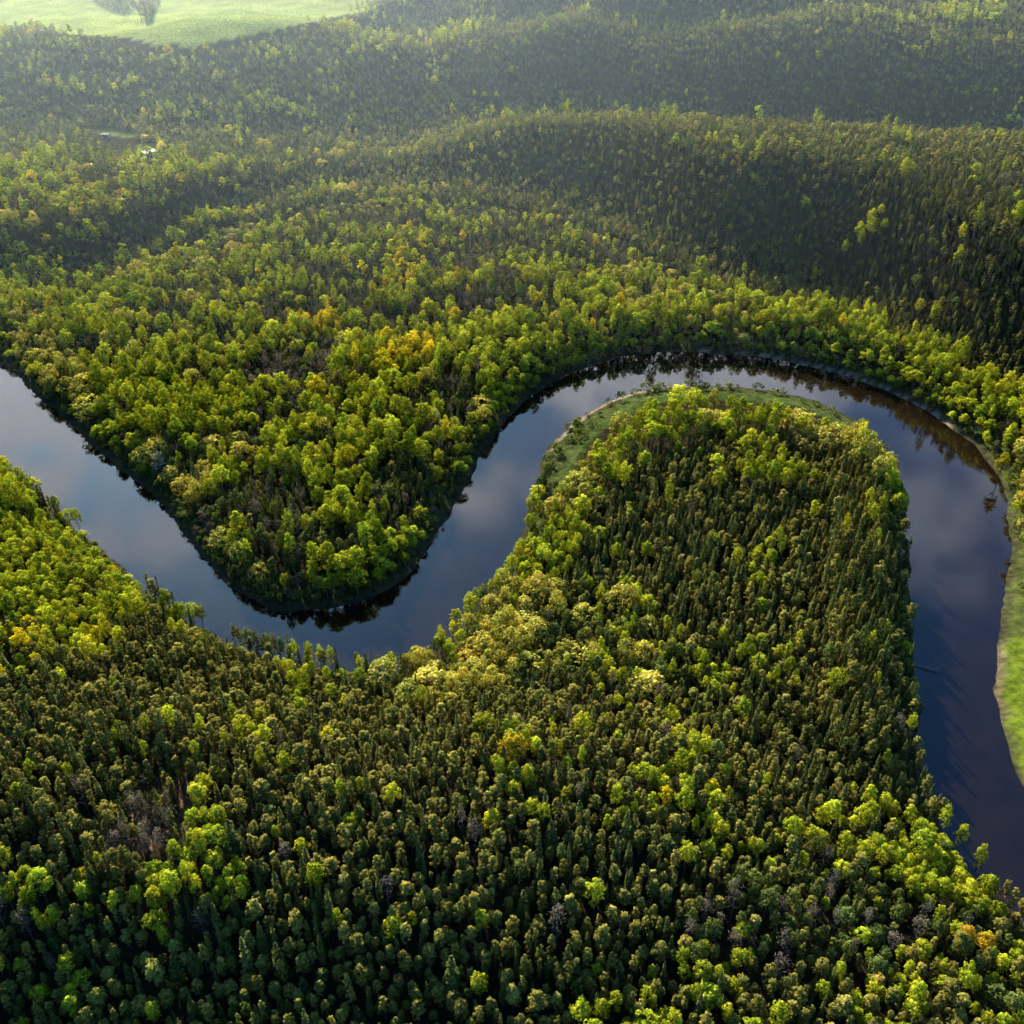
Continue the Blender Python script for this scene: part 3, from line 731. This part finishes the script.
paint(front & inpoly(gu, gv, [(85, 860), (95, 815), (150, 790), (185, 765), (204, 770), (200, 810), (170, 845), (120, 865)]), (.16, .10, .06))
paint((gsd < 1.7) & (gsd > -9), (.05, .045, .03), .75)
sand = np.maximum(0, fbm(fx_, fy_, 20, 2) - .35) * 3
k = (gsd > 9) & (gsd < 9) & inpoly(gu, gv, [(980, 640), (1080, 640), (1100, 860), (1000, 800)]); kk = k | (gsd < 4) & (gsd > -1) & inpoly(gu, gv, [(980, 640), (1080, 640), (1100, 860), (1000, 800)]); wsd = np.exp(-((gsd - .6) / .7) ** 2) * np.clip(fbm(fx_, fy_, 7, 2) * 2.4 - .6, 0, 1)
cov[kk] = cov[kk] * (1 - wsd[kk, None]) + np.array((.26, .20, .13)) * wsd[kk, None] * .8 + cov[kk] * wsd[kk, None] * .2
k = (gsd > 0) & (gsd < 1.9) & inpoly(gu, gv, [(540, 480), (560, 430), (640, 380), (690, 375), (690, 400), (600, 420), (550, 480)]); paint(k, (.34, .29, .22), .7)
k = (gsd > 0) & (gsd < 1.3) & inpoly(gu, gv, [(700, 345), (850, 360), (960, 420), (960, 440), (850, 392), (700, 365)]); paint(k, (.30, .25, .2), .8)
k = inpoly(gu, gv, [(683, 384), (690, 384), (699, 402), (706, 420), (700, 420), (691, 402)]); paint(k, (.20, .19, .10), .4)
a = me.color_attributes.new('cover', 'FLOAT_COLOR', 'POINT')
a.data.foreach_set('color', np.concatenate([cov, np.ones((len(cov), 1))], 1).astype(np.float32).ravel())
me.materials.append(ground_material())
tag(link('ground', me), 'forest floor, meadows and hills on both sides of the river', None, None, 'structure')

# ------------------------------------------------------------------ river
wm = bpy.data.meshes.new('river_water')
m_ = min(len(far_b), len(near_b))
def resample(pts, k):
    d = np.concatenate([[0], np.cumsum([math.dist(pts[i], pts[i + 1]) for i in range(len(pts) - 1)])])
    t = np.linspace(0, d[-1], k)
    return np.stack([np.interp(t, d, [p[0] for p in pts]), np.interp(t, d, [p[1] for p in pts])], 1)
x0, x1, y0, y1 = -480, 480, 30, 560
wm.from_pydata([(x0, y0, 0), (x1, y0, 0), (x1, y1, 0), (x0, y1, 0)], [], [(0, 1, 2, 3)])
# keep the sheet only over the river: cells of a grid whose distance to the bank says water or shore
gx2 = np.arange(-480, 480.1, 6.0); gy2 = np.arange(30, 600.1, 6.0)
WX, WY = np.meshgrid(gx2, gy2); ws = river_sd(WX.ravel(), WY.ravel()).reshape(WX.shape)
wv, wf, wid = [], [], {}
def wvid(i, j):
    if (i, j) not in wid: wid[(i, j)] = len(wv); wv.append((gx2[j], gy2[i], 0))
    return wid[(i, j)]
for i in range(len(gy2) - 1):
    for j in range(len(gx2) - 1):
        if ws[i:i + 2, j:j + 2].min() < 9: wf.append((wvid(i, j), wvid(i, j + 1), wvid(i + 1, j + 1), wvid(i + 1, j)))
wm.clear_geometry(); wm.from_pydata(wv, [], wf)
wm.materials.append(water_material())
tag(link('river', wm), 'dark winding river reflecting clouds and blue sky', None, None, 'structure')

# ------------------------------------------------------------------ two buildings in the valley meadow and a drifting branch
def box(V, F, x0, x1, y0, y1, z0, z1):
    k = len(V); V += [(x0, y0, z0), (x1, y0, z0), (x1, y1, z0), (x0, y1, z0), (x0, y0, z1), (x1, y0, z1), (x1, y1, z1), (x0, y1, z1)]
    F += [(k, k + 3, k + 2, k + 1), (k + 4, k + 5, k + 6, k + 7), (k, k + 1, k + 5, k + 4), (k + 1, k + 2, k + 6, k + 5), (k + 2, k + 3, k + 7, k + 6), (k + 3, k, k + 4, k + 7)]
def building(name, u, v, w, d, h, rz, label, cat, lift):
    x, y = ground(u, v, 6)
    for _ in range(6):
        z = float(height(np.array([x]), np.array([y]))[0]); x, y = ground(u, v, z + lift)
    root = bpy.data.objects.new(name, None); col.objects.link(root); root.location = (x, y, z - .2); root.rotation_euler = (0, 0, rz)
    tag(root, label, cat)
    Vv = [(-w / 2, -d / 2, 0), (w / 2, -d / 2, 0), (w / 2, d / 2, 0), (-w / 2, d / 2, 0), (-w / 2, -d / 2, h), (w / 2, -d / 2, h), (w / 2, d / 2, h), (-w / 2, d / 2, h), (-w / 2, 0, h + d * .12), (w / 2, 0, h + d * .12)]
    link('wall', mesh_from('wall', Vv, [(0, 1, 5, 4), (2, 3, 7, 6), (1, 2, 6, 9, 5), (3, 0, 4, 8, 7)], [M_WALL]), root)
    e = .5; s = .12; t = .12
    zr = h + d * .12; ze = h - e * 2 * s
    Vr = [(-w / 2 - e, -d / 2 - e, ze + .05), (w / 2 + e, -d / 2 - e, ze + .05), (w / 2 + e, 0, zr + .05), (-w / 2 - e, 0, zr + .05), (w / 2 + e, d / 2 + e, ze + .05), (-w / 2 - e, d / 2 + e, ze + .05)]
    Vr += [(a_, b_, c_ + t) for a_, b_, c_ in Vr]
    Fr = [(0, 3, 2, 1), (3, 5, 4, 2), (6, 7, 8, 9), (9, 8, 10, 11), (0, 1, 7, 6), (4, 5, 11, 10), (1, 2, 8, 7), (2, 4, 10, 8), (5, 3, 9, 11), (3, 0, 6, 9)]
    roof = link('roof', mesh_from('roof', Vr, Fr, [M_ROOF if cat == 'house' else M_GREY]), root)
    if cat == 'house':
        cv, cf = [], []; box(cv, cf, w * .2, w * .2 + .7, .3, 1.0, zr - .6, zr + 1.1)
        link('chimney', mesh_from('chimney', cv, cf, [M_BARK]), roof)
    for wx in (-w * .3, w * .3):
        fv, ff = [], []; box(fv, ff, wx - .6, wx + .6, -d / 2 - .05, -d / 2 + .02, 1.0, 2.2)
        link('window', mesh_from('window', fv, ff, [M_DARK]), root)
    dv, df = [], []; box(dv, df, -.5, .5, -d / 2 - .06, -d / 2 + .02, 0.2, 2.1)
    link('door', mesh_from('door', dv, df, [M_BARK]), root)
building('house', 148, 150, 6.5, 4, 3.4, .9, 'white house with a gleaming pale roof behind the left birches', 'house', 4)
building('shed', 106, 134, 4.2, 3, 2.2, -.2, 'small grey roofed shed at the edge of the valley meadow', 'shed', 2)

bx_, by_ = ground(927, 668, 0)
tv, tf = trunk_mesh('driftwood', 6.0, .16, M_DRIFT, .05, 7, 2.2, .25)
dw = link('driftwood', mesh_from('driftwood', tv, tf, [M_DRIFT])); dw.location = (bx_ - 3, by_ + 1, .1); dw.rotation_euler = (R(84), 0, R(70))
tag(dw, 'bleached fallen branch lying in the shaded water of the right channel', 'driftwood')

# ------------------------------------------------------------------ haze over the valley
SUN_EL, SUN_AZ = R(26), R(-20)      # azimuth from the view direction, negative = left
hv, hf = [], []; box(hv, hf, -2500, 2500, 310, 4000, -60, 150)
hm, nt, N, L = new_mat('haze')
out = N.new('ShaderNodeOutputMaterial'); vs = N.new('ShaderNodeVolumeScatter')
vs.inputs['Color'].default_value = (.62, .82, 1, 1); vs.inputs['Density'].default_value = .00025; vs.inputs['Anisotropy'].default_value = .62
L.new(vs.outputs[0], out.inputs['Volume'])
tag(link('haze', mesh_from('haze', hv, hf, [hm])), 'thin bluish haze filling the air over the far hills', None, None, 'structure')

# ------------------------------------------------------------------ light
w = bpy.data.worlds.new('World'); scene.world = w; w.use_nodes = True
N, L = w.node_tree.nodes, w.node_tree.links; N.clear()
out = N.new('ShaderNodeOutputWorld'); bg = N.new('ShaderNodeBackground'); bg.inputs['Strength'].default_value = .15
sky = N.new('ShaderNodeTexSky'); sky.sky_type = 'NISHITA'; sky.sun_disc = False
sky.sun_elevation = SUN_EL; sky.sun_rotation = SUN_AZ
tc = N.new('ShaderNodeTexCoord'); sx = N.new('ShaderNodeSeparateXYZ'); L.new(tc.outputs['Generated'], sx.inputs[0])
def math_(op, a, b=None, c=None):
    q = N.new('ShaderNodeMath'); q.operation = op
    for i_, s_ in enumerate((a, b, c)):
        if s_ is None: continue
        if isinstance(s_, (int, float)): q.inputs[i_].default_value = s_
        else: L.new(s_, q.inputs[i_])
    return q.outputs[0]
zc = math_('ADD', math_('MAXIMUM', sx.outputs[2], 0.0), .12)
cx = N.new('ShaderNodeCombineXYZ'); L.new(math_('DIVIDE', sx.outputs[0], zc), cx.inputs[0]); L.new(math_('DIVIDE', sx.outputs[1], zc), cx.inputs[1]); cx.inputs[2].default_value = 3.7
no = N.new('ShaderNodeTexNoise'); no.inputs['Scale'].default_value = 3.4; no.inputs['Detail'].default_value = 8; no.inputs['Roughness'].default_value = .58
L.new(cx.outputs[0], no.inputs['Vector'])
edge = N.new('ShaderNodeMapRange'); edge.inputs[1].default_value = .55; edge.inputs[2].default_value = .65; edge.inputs[3].default_value = .075; edge.inputs[4].default_value = -.3
L.new(sx.outputs[2], edge.inputs[0])
dens = N.new('ShaderNodeMapRange'); dens.interpolation_type = 'SMOOTHSTEP'; dens.inputs[1].default_value = .47; dens.inputs[2].default_value = .60
L.new(math_('ADD', no.outputs[0], edge.outputs[0]), dens.inputs[0])
mx = N.new('ShaderNodeMix'); mx.data_type = 'RGBA'; mx.inputs[7].default_value = (14.5, 14.5, 15.8, 1)
ahead = N.new('ShaderNodeMapRange'); ahead.interpolation_type = 'SMOOTHSTEP'; ahead.inputs[1].default_value = .25; ahead.inputs[2].default_value = .6
L.new(sx.outputs[1], ahead.inputs[0])
side = N.new('ShaderNodeMapRange'); side.interpolation_type = 'SMOOTHSTEP'; side.inputs[1].default_value = .16; side.inputs[2].default_value = .42; side.inputs[3].default_value = .92; side.inputs[4].default_value = .38
L.new(sx.outputs[0], side.inputs[0])
L.new(math_('MULTIPLY', math_('MULTIPLY', dens.outputs[0], ahead.outputs[0]), side.outputs[0]), mx.inputs[0]); 
vt_ = N.new('ShaderNodeVectorMath'); vt_.operation = 'MULTIPLY'; vt_.inputs[1].default_value = (.42, .86, 1.32); L.new(sky.outputs[0], vt_.inputs[0]); L.new(vt_.outputs[0], mx.inputs[6])
L.new(mx.outputs[2], bg.inputs[0]); L.new(bg.outputs[0], out.inputs[0])

sl = bpy.data.lights.new('sun', 'SUN'); sl.energy = 12.0; sl.angle = R(.53); sl.color = (1, .87, .66)
so = bpy.data.objects.new('sun', sl); col.objects.link(so)
# light travels from the sun: away from (sin az, cos az) on the ground, downwards
import mathutils
dv = mathutils.Vector((-math.sin(SUN_AZ) * math.cos(SUN_EL), -math.cos(SUN_AZ) * math.cos(SUN_EL), -math.sin(SUN_EL)))
so.rotation_euler = dv.to_track_quat('-Z', 'Y').to_euler()

# ------------------------------------------------------------------ camera, output
cd = bpy.data.cameras.new('camera'); cd.sensor_width = 36; cd.lens = 36 * FPX / 1024; cd.clip_start = .5; cd.clip_end = 20000
co = bpy.data.objects.new('camera', cd); col.objects.link(co); co.location = (0, 0, H); co.rotation_euler = (R(90) - PITCH, 0, 0)
scene.camera = co
scene.view_settings.view_transform = 'Standard'; scene.view_settings.look = 'None'; scene.view_settings.exposure = 0
cy = scene.cycles if hasattr(scene, 'cycles') else None
if cy:
    cy.max_bounces = 5; cy.diffuse_bounces = 2; cy.glossy_bounces = 2; cy.transmission_bounces = 2; cy.volume_bounces = 0; cy.transparent_max_bounces = 4
    cy.use_denoising = True
    cy.use_adaptive_sampling = True; cy.adaptive_threshold = .05; cy.adaptive_min_samples = 12
    cy.use_light_tree = False
    cy.caustics_reflective = False; cy.caustics_refractive = False
